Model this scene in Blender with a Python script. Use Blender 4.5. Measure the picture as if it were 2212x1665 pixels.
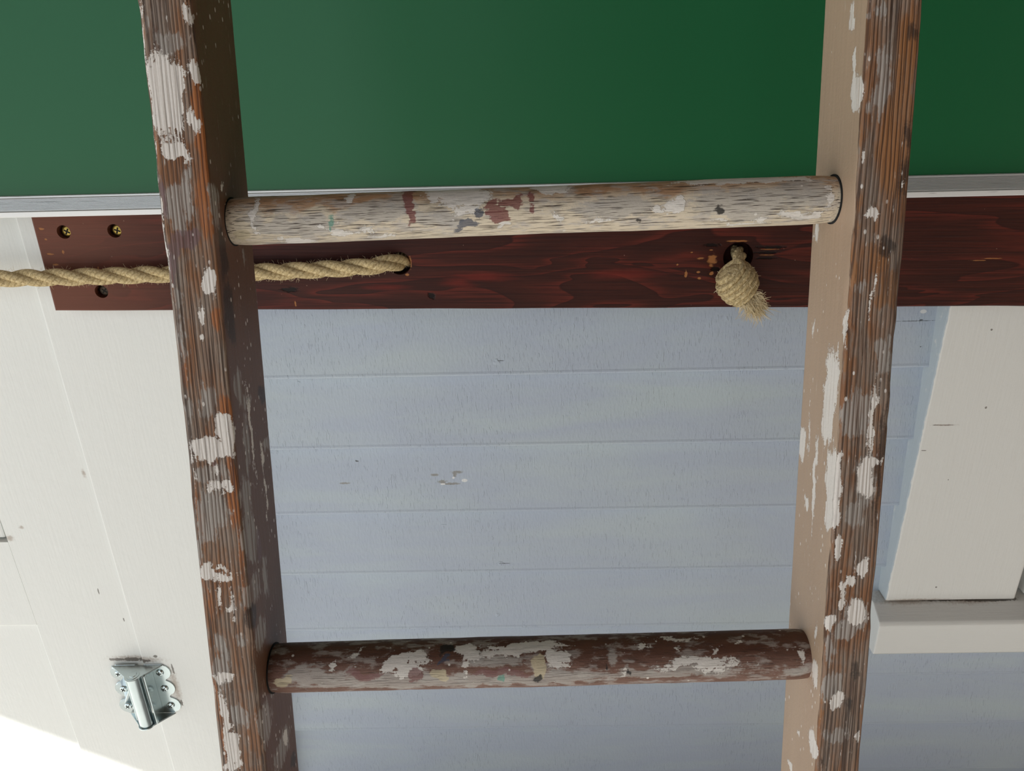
import bpy, bmesh, math, random
import numpy as np
from mathutils import Vector, Matrix

for o in list(bpy.data.objects):
    bpy.data.objects.remove(o, do_unlink=True)
scene = bpy.context.scene
COL = scene.collection
random.seed(7)
RNG = np.random.default_rng(7)


class mnoise:
    """repeatable smooth lattice noise, about -1..1"""
    T = RNG.uniform(-1, 1, (4, 4096))

    @staticmethod
    def _at(x, y, z, ch):
        i, j, k = math.floor(x), math.floor(y), math.floor(z)
        u, v, w = x - i, y - j, z - k
        u, v, w = u * u * (3 - 2 * u), v * v * (3 - 2 * v), w * w * (3 - 2 * w)
        T = mnoise.T[ch]
        def h(a, b, c):
            return T[((a * 73856093) ^ (b * 19349663) ^ (c * 83492791)) & 4095]
        def l(b, c):
            p = h(i, b, c)
            return p + (h(i + 1, b, c) - p) * u
        def q(c):
            p = l(j, c)
            return p + (l(j + 1, c) - p) * v
        p = q(k)
        return float(p + (q(k + 1) - p) * w)

    @staticmethod
    def noise(v):
        return mnoise._at(v[0], v[1], v[2], 0)

# ------------------------------------------------------------------ camera
YAW, PITCH, ROLL = math.radians(-1.0066), math.radians(24.181), math.radians(-1.4756)
cam_data = bpy.data.cameras.new('camera')
cam = bpy.data.objects.new('camera', cam_data)
COL.objects.link(cam)
fw = Vector((math.sin(YAW) * math.cos(PITCH), math.cos(YAW) * math.cos(PITCH), -math.sin(PITCH)))
rt = Vector((math.cos(YAW), -math.sin(YAW), 0))
up = rt.cross(fw)
r2 = rt * math.cos(ROLL) + up * math.sin(ROLL)
u2 = -rt * math.sin(ROLL) + up * math.cos(ROLL)
m3 = Matrix((r2, u2, -fw)).transposed()
cam.matrix_world = Matrix.Translation((0, -1.0, 1.35)) @ m3.to_4x4()
cam_data.sensor_width = 36.0
cam_data.lens = 1664 / 2212 * 36.0
cam_data.clip_start = 0.02
scene.camera = cam

# ------------------------------------------------------------------ sky, sun, exposure
world = bpy.data.worlds.new('world')
scene.world = world
world.use_nodes = True
bg = world.node_tree.nodes['Background']
bg.inputs['Color'].default_value = (0.86, 0.93, 1.0, 1)
bg.inputs['Strength'].default_value = 1.15
sun_data = bpy.data.lights.new('sun', 'SUN')
sun_data.energy = 13.0
sun_data.angle = math.radians(0.22)
sun_data.color = (1.0, 0.985, 0.96)
sun = bpy.data.objects.new('sun', sun_data)
COL.objects.link(sun)
SUN_DIR = Vector((1.0, 0.45, -0.59)).normalized()
sun.rotation_euler = SUN_DIR.to_track_quat('-Z', 'Y').to_euler()
sun.location = (-4, -3, 5)
scene.view_settings.view_transform = 'Standard'
scene.view_settings.look = 'None'
scene.view_settings.gamma = 1.0
scene.view_settings.use_curve_mapping = False
scene.view_settings.exposure = 0.0


# ------------------------------------------------------------------ material helpers
def lin(r, g, b):
    f = lambda c: (c / 12.92 if c <= 0.04045 else ((c + 0.055) / 1.055) ** 2.4)
    return (f(r / 255), f(g / 255), f(b / 255), 1.0)


class Mat:
    def __init__(self, name, rough=0.6, metallic=0.0, spec=0.5):
        self.m = bpy.data.materials.new(name)
        self.m.use_nodes = True
        self.t = self.m.node_tree
        self.b = self.t.nodes['Principled BSDF']
        self.b.inputs['Roughness'].default_value = rough
        self.b.inputs['Metallic'].default_value = metallic
        self.b.inputs['Specular IOR Level'].default_value = spec
        self._obj = None

    def put(self, sock, v):
        if isinstance(v, bpy.types.NodeSocket):
            self.t.links.new(v, sock)
        else:
            sock.default_value = v

    def node(self, kind, ins=None, **props):
        n = self.t.nodes.new(kind)
        for k, v in props.items():
            setattr(n, k, v)
        for k, v in (ins or {}).items():
            self.put(n.inputs[k], v)
        return n

    def obj(self):
        if self._obj is None:
            self._obj = self.node('ShaderNodeTexCoord').outputs['Object']
        return self._obj

    def attr(self, name):
        return self.node('ShaderNodeAttribute', attribute_name=name).outputs['Fac']

    def xyz(self, v):
        n = self.node('ShaderNodeSeparateXYZ', {0: v})
        return n.outputs[0], n.outputs[1], n.outputs[2]

    def scale(self, v, s):
        return self.node('ShaderNodeVectorMath', {0: v, 1: s}, operation='MULTIPLY').outputs[0]

    def vadd(self, v, s):
        return self.node('ShaderNodeVectorMath', {0: v, 1: s}, operation='ADD').outputs[0]

    def noise(self, v, scale=1.0, detail=3.0, rough=0.5, dist=0.0):
        return self.node('ShaderNodeTexNoise', {'Vector': v, 'Scale': scale, 'Detail': detail,
                                                'Roughness': rough, 'Distortion': dist}).outputs['Fac']

    def noisec(self, v, scale=1.0, detail=3.0):
        return self.node('ShaderNodeTexNoise', {'Vector': v, 'Scale': scale, 'Detail': detail}).outputs['Color']

    def voro(self, v, scale=1.0, rnd=1.0):
        return self.node('ShaderNodeTexVoronoi', {'Vector': v, 'Scale': scale, 'Randomness': rnd}).outputs['Distance']

    def math(self, op, a, b=0.0, c=0.0, clamp=False):
        return self.node('ShaderNodeMath', {0: a, 1: b, 2: c}, operation=op, use_clamp=clamp).outputs[0]

    def step(self, v, lo, hi):
        return self.node('ShaderNodeMapRange', {'Value': v, 'From Min': lo, 'From Max': hi, 'To Min': 0.0, 'To Max': 1.0},
                         interpolation_type='SMOOTHSTEP').outputs[0]

    def mix(self, f, a, b):
        n = self.t.nodes.new('ShaderNodeMix')
        n.data_type = 'RGBA'
        self.put(n.inputs[0], f)
        self.put(n.inputs[6], a)
        self.put(n.inputs[7], b)
        return n.outputs[2]

    def ramp(self, f, stops):
        n = self.t.nodes.new('ShaderNodeValToRGB')
        self.put(n.inputs[0], f)
        e = n.color_ramp.elements
        while len(e) < len(stops):
            e.new(0.5)
        for i, (p, c) in enumerate(stops):
            e[i].position = p
            e[i].color = c
        return n.outputs[0]

    def spots(self, v, lst, wob=None):
        """union of ellipses in the local x-z plane: positive inside"""
        out = None
        for (x, z, rx, rz) in lst:
            d = self.node('ShaderNodeVectorMath', {0: v, 1: (x, 0, z)}, operation='SUBTRACT').outputs[0]
            d = self.scale(d, (1 / rx, 0, 1 / rz))
            d = self.node('ShaderNodeVectorMath', {0: d}, operation='LENGTH').outputs['Value']
            out = d if out is None else self.math('MINIMUM', out, d)
        out = self.math('SUBTRACT', 1.0, out)
        if wob is not None:
            out = self.math('ADD', out, wob)
        return out

    def color(self, c):
        self.put(self.b.inputs['Base Color'], c)

    def bump(self, h, strength=0.4, dist=0.001, prev=None):
        ins = {'Height': h, 'Strength': strength, 'Distance': dist}
        if prev is not None:
            ins['Normal'] = prev
        n = self.node('ShaderNodeBump', ins)
        self.put(self.b.inputs['Normal'], n.outputs[0])
        return n.outputs[0]

    def rough(self, r):
        self.put(self.b.inputs['Roughness'], r)


def centred(m, n, amp):
    return m.math('MULTIPLY', m.math('SUBTRACT', n, 0.5), amp)


# ------------------------------------------------------------------ mesh helpers
def link(name, me, mat=None, parent=None, smooth=False, loc=None, rot=None):
    if mat is not None:
        me.materials.append(mat.m if isinstance(mat, Mat) else mat)
    if smooth:
        for p in me.polygons:
            p.use_smooth = True
    o = bpy.data.objects.new(name, me)
    COL.objects.link(o)
    if parent is not None:
        o.parent = parent
    if loc is not None:
        o.location = loc
    if rot is not None:
        o.rotation_euler = rot
    return o


def from_bm(bm, name):
    me = bpy.data.meshes.new(name)
    bmesh.ops.recalc_face_normals(bm, faces=bm.faces)
    bm.to_mesh(me)
    bm.free()
    return me


def box_mesh(x0, x1, y0, y1, z0, z1, bev=0.0, seg=2, name='box'):
    bm = bmesh.new()
    bmesh.ops.create_cube(bm, size=1.0)
    for v in bm.verts:
        v.co = Vector(((x0 + x1) / 2 + v.co.x * (x1 - x0), (y0 + y1) / 2 + v.co.y * (y1 - y0), (z0 + z1) / 2 + v.co.z * (z1 - z0)))
    if bev:
        bmesh.ops.bevel(bm, geom=list(bm.edges), offset=bev, segments=seg, profile=0.6, affect='EDGES')
    return from_bm(bm, name)


def box(name, dims, mat, parent=None, bev=0.0, seg=2, loc=None):
    return link(name, box_mesh(*dims, bev=bev, seg=seg, name=name), mat, parent, loc=loc)


def prism_mesh(profile, x0, x1, bev=0.0, name='prism'):
    """profile: list of (y, z), swept along x"""
    bm = bmesh.new()
    a = [bm.verts.new((x0, y, z)) for y, z in profile]
    b = [bm.verts.new((x1, y, z)) for y, z in profile]
    n = len(profile)
    bm.faces.new(a)
    bm.faces.new(b[::-1])
    for i in range(n):
        bm.faces.new((a[i], b[i], b[(i + 1) % n], a[(i + 1) % n]))
    if bev:
        bmesh.ops.bevel(bm, geom=list(bm.edges), offset=bev, segments=2, profile=0.6, affect='EDGES')
    return from_bm(bm, name)


def plate_mesh(outline, t0, t1, plane='xz', bev=0.0, name='plate'):
    """outline of 2d points extruded from t0 to t1 along the missing axis"""
    bm = bmesh.new()
    def co(p, t):
        return (p[0], t, p[1]) if plane == 'xz' else (p[0], p[1], t)
    a = [bm.verts.new(co(p, t0)) for p in outline]
    b = [bm.verts.new(co(p, t1)) for p in outline]
    n = len(outline)
    bm.faces.new(a)
    bm.faces.new(b[::-1])
    side = []
    for i in range(n):
        side.append(bm.faces.new((a[i], b[i], b[(i + 1) % n], a[(i + 1) % n])))
    if bev:
        es = [e for e in bm.edges if abs(len(set(v.co.y if plane == 'xz' else v.co.z for v in e.verts)) - 1) < 1e-9]
        bmesh.ops.bevel(bm, geom=es, offset=bev, segments=1, affect='EDGES')
    return from_bm(bm, name)


def lathe_mesh(profile, seg=20, axis='z', name='lathe'):
    """profile: list of (r, h) revolved round an axis"""
    bm = bmesh.new()
    rings = []
    for r, h in profile:
        ring = []
        for i in range(seg):
            a = 2 * math.pi * i / seg
            c, s = r * math.cos(a), r * math.sin(a)
            ring.append(bm.verts.new((c, s, h) if axis == 'z' else (c, h, s)))
        rings.append(ring)
    for A, B in zip(rings, rings[1:]):
        for i in range(seg):
            j = (i + 1) % seg
            bm.faces.new((A[i], A[j], B[j], B[i]))
    bm.faces.new(rings[0][::-1])
    bm.faces.new(rings[-1])
    return from_bm(bm, name)


def tube_data(pts, radii, sides=10, closed=False):
    pts = [Vector(p) for p in pts]
    n = len(pts)
    tang = [(pts[min(i + 1, n - 1)] - pts[max(i - 1, 0)]).normalized() for i in range(n)]
    ref = Vector((0, 0, 1)) if abs(tang[0].z) < 0.9 else Vector((1, 0, 0))
    nrm = (ref - tang[0] * ref.dot(tang[0])).normalized()
    V, F = [], []
    for i in range(n):
        nrm = (nrm - tang[i] * nrm.dot(tang[i])).normalized()
        bn = tang[i].cross(nrm)
        r = radii[i] if hasattr(radii, '__len__') else radii
        for k in range(sides):
            a = 2 * math.pi * k / sides
            V.append(pts[i] + nrm * (r * math.cos(a)) + bn * (r * math.sin(a)))
    for i in range(n - 1):
        for k in range(sides):
            j = (k + 1) % sides
            F.append((i * sides + k, i * sides + j, (i + 1) * sides + j, (i + 1) * sides + k))
    F.append(tuple(range(sides))[::-1])
    F.append(tuple((n - 1) * sides + k for k in range(sides)))
    return V, F


def mesh_of(V, F, name):
    me = bpy.data.meshes.new(name)
    me.from_pydata([tuple(v) for v in V], [], F)
    me.update()
    return me


def merge(parts):
    V, F = [], []
    for v, f in parts:
        o = len(V)
        V += list(v)
        F += [tuple(i + o for i in q) for q in f]
    return V, F


def catmull(P, step):
    P = [Vector(p) for p in P]
    P = [P[0] * 2 - P[1]] + P + [P[-1] * 2 - P[-2]]
    out = []
    for i in range(1, len(P) - 2):
        a, b, c, d = P[i - 1:i + 3]
        n = max(2, int((c - b).length / step))
        for k in range(n):
            t = k / n
            out.append(0.5 * ((2 * b) + (c - a) * t + (2 * a - 5 * b + 4 * c - d) * t * t + (3 * b - a - 3 * c + d) * t ** 3))
    out.append(P[-2])
    return out


def empty(name, loc=(0, 0, 0), rot=None):
    o = bpy.data.objects.new(name, None)
    o.empty_display_size = 0.05
    COL.objects.link(o)
    o.location = loc
    if rot:
        o.rotation_euler = rot
    return o


def tag(o, label, cat, group=None, kind=None):
    o['label'] = label
    o['category'] = cat
    if group:
        o['group'] = group
    if kind:
        o['kind'] = kind
    return o


# ------------------------------------------------------------------ materials of the setting
def white_paint(name, base, vertical=True, marks=(), stains=(), edge_blue=None):
    m = Mat(name, rough=0.42)
    p = m.obj()
    st = m.scale(p, (90, 90, 5) if vertical else (5, 90, 90))
    br = m.noise(st, 3.0, 4.0, 0.6)
    big = m.noise(p, 3.5, 3.0)
    c = m.mix(m.math('MULTIPLY', big, 0.35), base, tuple(x * 0.93 for x in base[:3]) + (1,))
    wob = centred(m, m.noise(p, 260, 3.0), 1.1)
    if stains:
        s = m.step(m.spots(p, stains, wob), 0.0, 0.9)
        c = m.mix(m.math('MULTIPLY', s, 0.55), c, lin(140, 112, 84))
    if marks:
        s = m.step(m.spots(p, marks, wob), 0.0, 0.25)
        c = m.mix(m.math('MULTIPLY', s, 0.8), c, lin(92, 84, 74))
    if edge_blue:
        x, y, z = m.xyz(p)
        n = centred(m, m.noise(p, 60, 4.0), 0.004)
        f = m.step(m.math('ADD', x, n), edge_blue + 0.0012, edge_blue + 0.0004)
        c = m.mix(f, c, lin(188, 198, 203))
    m.color(c)
    lump = m.noise(p, 55, 3.0)
    h = m.math('ADD', m.math('MULTIPLY', br, 0.7), lump)
    m.bump(h, 0.35, 0.0014)
    return m


WHITE = lin(231, 232, 227)
M_door = white_paint('door_white_paint', WHITE,
                     marks=[(-0.687, 0.561, .0012, .006), (-0.6595, 0.503, .0012, .005), (-0.5835, 0.708, .0016, .0012),
                            (-0.690, 0.4190, .016, .0035), (-0.665, 0.4190, .016, .0045), (-0.645, 0.419, .014, .004), (-0.622, 0.4285, .004, .003)],
                     stains=[(-0.662, 0.421, .055, .010), (-0.6554, 0.7785, .004, .010), (-0.776, 0.685, .006, .004), (-0.8, 0.665, .010, .008)])
M_case = white_paint('casing_white_paint', WHITE,
                     marks=[(-0.690, 0.4190, .016, .0035), (-0.665, 0.4190, .016, .0045), (-0.645, 0.419, .014, .004), (-0.622, 0.4285, .004, .003), (-0.5985, 0.40, .002, .012), (-0.5985, 0.325, .002, .008)],
                     stains=[(-0.652, 0.421, .055, .010), (-0.602, 0.36, .010, .055)])
M_wcase = white_paint('window_casing_paint', lin(226, 226, 221), edge_blue=0.567,
                      marks=[(0.6295, 0.979, .0018, .0018), (0.6484, 0.8624, .0016, .002), (0.6416, 0.5487, .0016, .0016),
                             (0.583, 0.836, .006, .0008), (0.600, 0.8357, .012, .0007), (0.575, 0.795, .004, .001), (0.62, 0.745, .001, .001)],
                      stains=[(0.62, 0.524, .07, .004), (0.70, 0.522, .06, .003), (0.597, 0.8358, .025, .002)])
M_sill = white_paint('sill_paint', lin(226, 226, 221), vertical=False,
                     marks=[(0.66, 0.521, .06, .0012), (0.73, 0.5205, .05, .0012), (0.562, 0.524, .007, .002)],
                     stains=[(0.60, 0.521, .06, .0045), (0.70, 0.521, .07, .0045)])

# blue clapboard paint: fine vertical crazing, brushed lilac patches
M_clap = Mat('pale_blue_clapboard_paint', rough=0.5)
_p = M_clap.node('ShaderNodeNewGeometry').outputs['Position']
_lil = M_clap.noise(M_clap.scale(_p, (1.6, 3, 10.0)), 1.0, 5.0, 0.6, 0.3)
_c = M_clap.ramp(_lil, [(0.34, lin(184, 195, 201)), (0.52, lin(177, 187, 201)), (0.68, lin(184, 196, 201))])
_wob = centred(M_clap, M_clap.noise(_p, 300, 3.0), 1.4)
_s = M_clap.step(M_clap.spots(_p, [(-0.2765, 0.7406, .010, .002), (-0.127, 0.7401, .008, .004), (-0.105, 0.7559, .012, .003),
                                   (-0.115, 0.737, .018, .0025), (-0.1385, 0.752, .008, .003), (-0.108, 0.752, .004, .006)], _wob), 0.0, 0.6)
_c = M_clap.mix(M_clap.math('MULTIPLY', _s, 0.8), _c, lin(140, 135, 125))
_s = M_clap.step(M_clap.spots(_p, [(-0.2544, 0.7764, .0035, .0016), (0.548, 0.985, .0035, .0012), (0.505, 0.988, .002, .0015),
                                   (0.552, 0.947, .0012, .0012), (-0.036, 0.5905, .015, .0006), (-0.033, 0.9385, .006, .0007),
                                   (0.541, 0.9836, .035, .0006)], _wob), 0.1, 0.4)
_c = M_clap.mix(M_clap.math('MULTIPLY', _s, 0.85), _c, lin(60, 60, 62))
_s = M_clap.step(M_clap.spots(_p, [(-0.0933, 0.7419, .005, .003), (-0.1265, 0.7365, .004, .0016), (-0.110, 0.7465, .002, .002),
                                   (0.549, 0.9965, .005, .003)]), 0.0, 0.2)
_c = M_clap.mix(_s, _c, lin(225, 226, 226))
M_clap.color(_c)
_cr = M_clap.noise(M_clap.scale(_p, (520, 520, 42)), 1.0, 2.0, 0.5)
_crm = M_clap.step(_cr, 0.60, 0.72)
_crm = M_clap.math('MULTIPLY', _crm, M_clap.step(M_clap.noise(_p, 9.0, 2.0), 0.35, 0.6))
_lump = M_clap.step(M_clap.spots(_p, [(-0.0388, 0.9373, .006, .005), (-0.044, 0.5905, .007, .005), (-0.0509, 0.4863, .005, .004),
                                      (-0.0418, 0.2528, .006, .004), (-0.325, 0.907, .003, .002), (-0.13, 0.66, .006, .001)], _wob), 0.0, 0.7)
_h = M_clap.math('ADD', M_clap.math('MULTIPLY', _crm, 0.8), M_clap.math('MULTIPLY', M_clap.noise(M_clap.scale(_p, (300, 300, 120)), 1.0, 3.0), 0.6))
_h = M_clap.math('ADD', _h, M_clap.math('MULTIPLY', _lump, 0.9))
M_clap.bump(_h, 0.6, 0.0014)

M_plain = Mat('sheathing_board', rough=0.8)
M_plain.color(M_plain.mix(M_plain.noise(M_plain.obj(), 6.0), lin(120, 110, 98), lin(150, 140, 126)))
M_floor = Mat('pale_concrete', rough=0.85)
M_floor.color(M_floor.mix(M_floor.noise(M_floor.obj(), 5.0, 5.0), lin(178, 176, 172), lin(206, 204, 199)))
M_floor.bump(M_floor.noise(M_floor.obj(), 60, 4.0), 0.3, 0.002)
M_ceil = Mat('porch_ceiling_boards', rough=0.7)
_x = M_ceil.noise(M_ceil.scale(M_ceil.obj(), (1, 14, 1)), 2.0, 3.0)
M_ceil.color(M_ceil.mix(_x, lin(96, 76, 58), lin(126, 102, 80)))
M_boards = Mat('brown_stained_boarding', rough=0.7)
_x = M_boards.noise(M_boards.scale(M_boards.obj(), (14, 14, 1)), 2.0, 3.0)
M_boards.color(M_boards.mix(_x, lin(104, 88, 74), lin(132, 114, 98)))

# ------------------------------------------------------------------ the setting
LINE0, PITCHZ = 0.9160, 0.1142            # height of one clapboard's lower edge and the exposure
ROOF_Z = 3.6
ROOF_X = -6.56                             # open left end of the porch roof

floor = box('floor', (-14, 2.6, -9, 0.2, -0.12, 0.0), M_floor)
tag(floor, 'pale concrete floor under the ladder', 'floor', kind='structure')
ceiling = box('ceiling', (ROOF_X, 2.6, -3.2, 0.2, ROOF_Z, ROOF_Z + 0.12), M_ceil)
tag(ceiling, 'brown boarded porch ceiling', 'ceiling', kind='structure')
wall = box('wall_back', (-6.6, 2.6, 0.0200, 0.12, 0.0, ROOF_Z), M_plain)
tag(wall, 'wall clad in pale blue painted horizontal clapboards', 'wall', kind='structure')
wf = box('blocker_wall_front', (-0.15, 2.6, -3.2, -3.05, 0.0, ROOF_Z), M_boards)  # unseen wall added behind the camera to cut the frontal light
tag(wf, 'unseen brown boarded wall added to cut light from the front', 'wall', kind='structure')
wr = box('blocker_wall_right', (2.3, 2.45, -3.04, -0.03, 0.0, ROOF_Z), M_boards)  # unseen dark wall added so little light comes from the right
tag(wr, 'unseen brown boarded side wall added to keep out light from the right', 'wall', kind='structure')

_prof = [(0.0165, 0.0), (0.0040, 0.0), (0.0024, 0.0004), (0.0009, 0.0010), (-0.0002, 0.0022), (-0.0006, 0.0036), (-0.0003, 0.0052), (0.0004, 0.0072), (0.0135, PITCHZ + 0.002), (0.0140, PITCHZ + 0.010), (0.0185, PITCHZ + 0.010)]
_claps = {}
def clap(x0, x1, k):
    if (x0, x1) not in _claps:
        _claps[(x0, x1)] = prism_mesh(_prof, x0, x1, name='clapboard')
        _claps[(x0, x1)].materials.append(M_clap.m)
    o = bpy.data.objects.new('clapboard', _claps[(x0, x1)])
    COL.objects.link(o)
    o.parent = wall
    o.location = (0, 0, LINE0 + k * PITCHZ)
for k in range(-8, 23):
    z = LINE0 + k * PITCHZ
    if z < 0.30 or z > 2.25:
        clap(-0.440, 2.28, k)
    elif z < 0.40:
        clap(-0.440, 2.28, k)
    else:
        clap(-0.440, 0.600, k)
        clap(1.68, 2.28, k)
    clap(-6.55, -1.62, k)

# door on the left
door = empty('door_1', (-0.65, -0.016, 0.0))
tag(door, 'white painted panelled door hung on a steel spring hinge', 'door', kind='structure')
def dpart(name, dims, mat=M_door, bev=0.0025):
    o = box(name, dims, mat, door, bev=bev)
    o.matrix_parent_inverse = Matrix.Translation((0.65, 0.016, 0.0))
    return o
DY = -0.016
dpart('door_stile', (-0.8045, -0.6467, DY, 0.018, 0.02, 2.05), bev=0.0006)
dpart('door_stile', (-1.50, -1.345, DY, 0.018, 0.02, 2.05))
dpart('door_rail', (-1.345, -0.8046, DY, 0.018, 0.495, 0.658), bev=0.0004)
dpart('door_rail', (-1.345, -0.8046, DY, 0.018, 0.02, 0.125), bev=0.002)
dpart('door_rail', (-1.345, -0.8046, DY, 0.018, 1.93, 2.05), bev=0.002)
dpart('door_panel', (-1.338, -0.8105, DY + 0.006, 0.018, 0.6615, 1.925), bev=0.004)
dpart('door_panel', (-1.3448, -0.8047, DY + 0.0065, 0.0175, 0.1252, 0.4948), bev=0.0003)
for nm_, me_ in (('panel_moulding', plate_mesh([(-0.8046, DY + 0.0002), (-0.8046, DY + 0.0066), (-0.8115, DY + 0.0066)], 0.1252, 0.4948, 'xy')),
                 ('panel_moulding', plate_mesh([(-1.345, DY + 0.0002), (-1.345, DY + 0.0066), (-1.338, DY + 0.0066)], 0.1252, 0.4948, 'xy')),
                 ('panel_moulding', prism_mesh([(DY + 0.0002, 0.4949), (DY + 0.0066, 0.4949), (DY + 0.0066, 0.4880)], -1.3448, -0.8047))):
    o = link(nm_, me_, M_door, door)
    o.matrix_parent_inverse = Matrix.Translation((0.65, 0.016, 0.0))

# door casing
tr = box('trim_1', (-0.6464, -0.436, -0.020, 0.018, 0.0, 2.07), M_case, bev=0.0025)
tag(tr, 'wide white painted casing board beside the door', 'trim', kind='structure')
t2 = box('trim_2', (-1.62, -1.503, -0.020, 0.018, 0.0, 2.07), M_case, bev=0.0025)
tag(t2, 'white painted casing board on the latch side of the door', 'trim', kind='structure')
t3 = box('trim_3', (-1.62, -0.436, -0.020, 0.018, 2.072, 2.22), M_case, bev=0.0025)
tag(t3, 'white painted head casing over the door', 'trim', kind='structure')

# window on the right
win = empty('window_1', (1.12, -0.02, 0.522))
tag(win, 'window with white painted casing boards and thick white sill', 'window', kind='structure')
def wpart(name, me, mat):
    o = link(name, me, mat, win)
    o.matrix_parent_inverse = Matrix.Translation((-1.12, 0.02, -0.522))
    return o
wpart('casing_board', box_mesh(0.567, 0.7705, -0.020, 0.019, 0.5225, 2.05, 0.003, 2), M_wcase)
wpart('casing_board', box_mesh(1.47, 1.68, -0.020, 0.019, 0.5225, 2.05, 0.003, 2), M_wcase)
wpart('casing_board', box_mesh(0.567, 1.68, -0.020, 0.019, 2.051, 2.22, 0.003, 2), M_wcase)
wpart('window_sill', prism_mesh([(0.019, 0.441), (-0.050, 0.4415), (-0.0515, 0.444), (-0.0515, 0.500), (-0.048, 0.5055), (-0.020, 0.520), (0.019, 0.5225)],
                                0.548, 1.70, 0.0022), M_sill)
M_glass = Mat('window_glass', rough=0.03)
M_glass.b.inputs['Transmission Weight'].default_value = 1.0
M_glass.color((0.9, 0.95, 0.95, 1))
M_dark = Mat('dark_room_behind_glass', rough=0.9)
M_dark.color(M_dark.mix(M_dark.noise(M_dark.obj(), 3.0), (0.012, 0.012, 0.014, 1), (0.02, 0.02, 0.022, 1)))
M_black = Mat('black_gap_shade', rough=0.9)
M_black.color(M_black.mix(M_black.noise(M_black.obj(), 30.0), (0.004, 0.004, 0.004, 1), (0.008, 0.008, 0.008, 1)))
wpart('gap_shade_sheet', box_mesh(0.7706, 1.469, 0.0185, 0.0198, 0.5225, 2.05), M_black)  # black sheet standing in for the shade behind the sash
wpart('sash_stile', box_mesh(0.7905, 0.835, -0.008, 0.018, 0.5235, 2.045, 0.002, 2), M_door)
wpart('sash_stile', box_mesh(1.405, 1.463, -0.008, 0.018, 0.5235, 2.045, 0.002, 2), M_door)
wpart('sash_rail', box_mesh(0.8352, 1.4048, -0.008, 0.018, 0.5235, 0.59, 0.002, 2), M_door)
wpart('sash_rail', box_mesh(0.8352, 1.4048, -0.008, 0.018, 1.98, 2.045, 0.002, 2), M_door)
wpart('window_pane', box_mesh(0.8354, 1.4046, 0.004, 0.008, 0.5902, 1.9798), M_glass)

# ------------------------------------------------------------------ chalkboard
M_green = Mat('green_chalkboard_enamel', rough=0.33, spec=0.32)
_p = M_green.obj()
_n = M_green.noise(_p, 2.2, 3.0)
_gc = M_green.mix(_n, lin(30, 98, 60), lin(27, 90, 54))
_s = M_green.step(M_green.voro(M_green.scale(_p, (1, 1, 0.6)), 9.0), 0.012, 0.006)
_gc = M_green.mix(M_green.math('MULTIPLY', _s, 0.7), _gc, lin(190, 205, 195))
M_green.color(_gc)
M_green.rough(M_green.math('ADD', 0.31, M_green.math('MULTIPLY', M_green.noise(_p, 900, 1.0), 0.05)))
M_green.bump(M_green.noise(_p, 1400, 1.0), 0.04, 0.0004)
M_alu = Mat('ribbed_aluminium', rough=0.42, metallic=0.45)
_p = M_alu.obj()
_x, _y, _z = M_alu.xyz(_p)
_d = M_alu.noise(M_alu.scale(_p, (12, 900, 900)), 1.0, 2.0)
_dm = M_alu.step(_d, 0.66, 0.74)
M_alu.color(M_alu.mix(M_alu.math('MULTIPLY', _dm, 0.75), lin(214, 216, 216), lin(80, 84, 84)))
M_alu2 = Mat('aluminium_lip', rough=0.5, metallic=0.35)
_p = M_alu2.obj()
_d = M_alu2.step(M_alu2.noise(M_alu2.scale(_p, (22, 500, 500)), 1.0, 2.0), 0.70, 0.76)
M_alu2.color(M_alu2.mix(M_alu2.math('MULTIPLY', _d, 0.7), lin(226, 226, 224), lin(90, 84, 78)))

CB = empty('chalkboard', (0, -0.0445, 1.17))
tag(CB, 'large green chalkboard with ribbed aluminium bottom rail', 'chalkboard')
def cpart(name, me, mat, smooth=False):
    o = link(name, me, mat, CB, smooth)
    o.matrix_parent_inverse = Matrix.Translation((0, 0.0445, -1.17))
    return o
CBX0, CBX1, CBZ1 = -1.05, 1.25, 2.30
TILT = -0.0016
def tilt(o):
    o.rotation_euler = (0, -TILT, 0)
cpart('writing_surface', box_mesh(CBX0, CBX1, -0.053, -0.0450, 1.176, CBZ1), M_green)
# ribbed rail profile: thin top bead, ribs stepping outward and down, then a flat lip
_rp = [(-0.0452, 1.1905), (-0.0542, 1.1905), (-0.0556, 1.1898), (-0.0556, 1.1880)]
NR = 9
for i in range(NR):
    y = -0.0566 - (0.0730 - 0.0566) * i / NR
    z = 1.1872 - (1.1872 - 1.1755) * i / NR
    dy, dz = (0.0730 - 0.0566) / NR, (1.1872 - 1.1755) / NR
    _rp += [(y, z), (y - dy * 0.62, z - dz * 0.20), (y - dy * 0.70, z - dz * 0.95)]
_rail = list(_rp) + [(-0.0731, 1.1752), (-0.060, 1.1748), (-0.0452, 1.1748)]
cpart('bottom_rail', prism_mesh(_rail, CBX0 - 0.01, CBX1 + 0.01), M_alu)
cpart('rail_lip', prism_mesh([(-0.0600, 1.1747), (-0.0734, 1.1750), (-0.0742, 1.1742), (-0.0742, 1.1690), (-0.0734, 1.1680), (-0.0640, 1.1680), (-0.0600, 1.1700)],
                             CBX0 - 0.01, CBX1 + 0.01), M_alu2)
cpart('side_frame', box_mesh(CBX0 - 0.02, CBX0, -0.058, -0.0448, 1.19, CBZ1 + 0.02, 0.001, 1), M_alu)
cpart('side_frame', box_mesh(CBX1, CBX1 + 0.02, -0.058, -0.0448, 1.19, CBZ1 + 0.02, 0.001, 1), M_alu)
cpart('top_frame', box_mesh(CBX0, CBX1, -0.058, -0.0448, CBZ1, CBZ1 + 0.02, 0.001, 1), M_alu)
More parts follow.
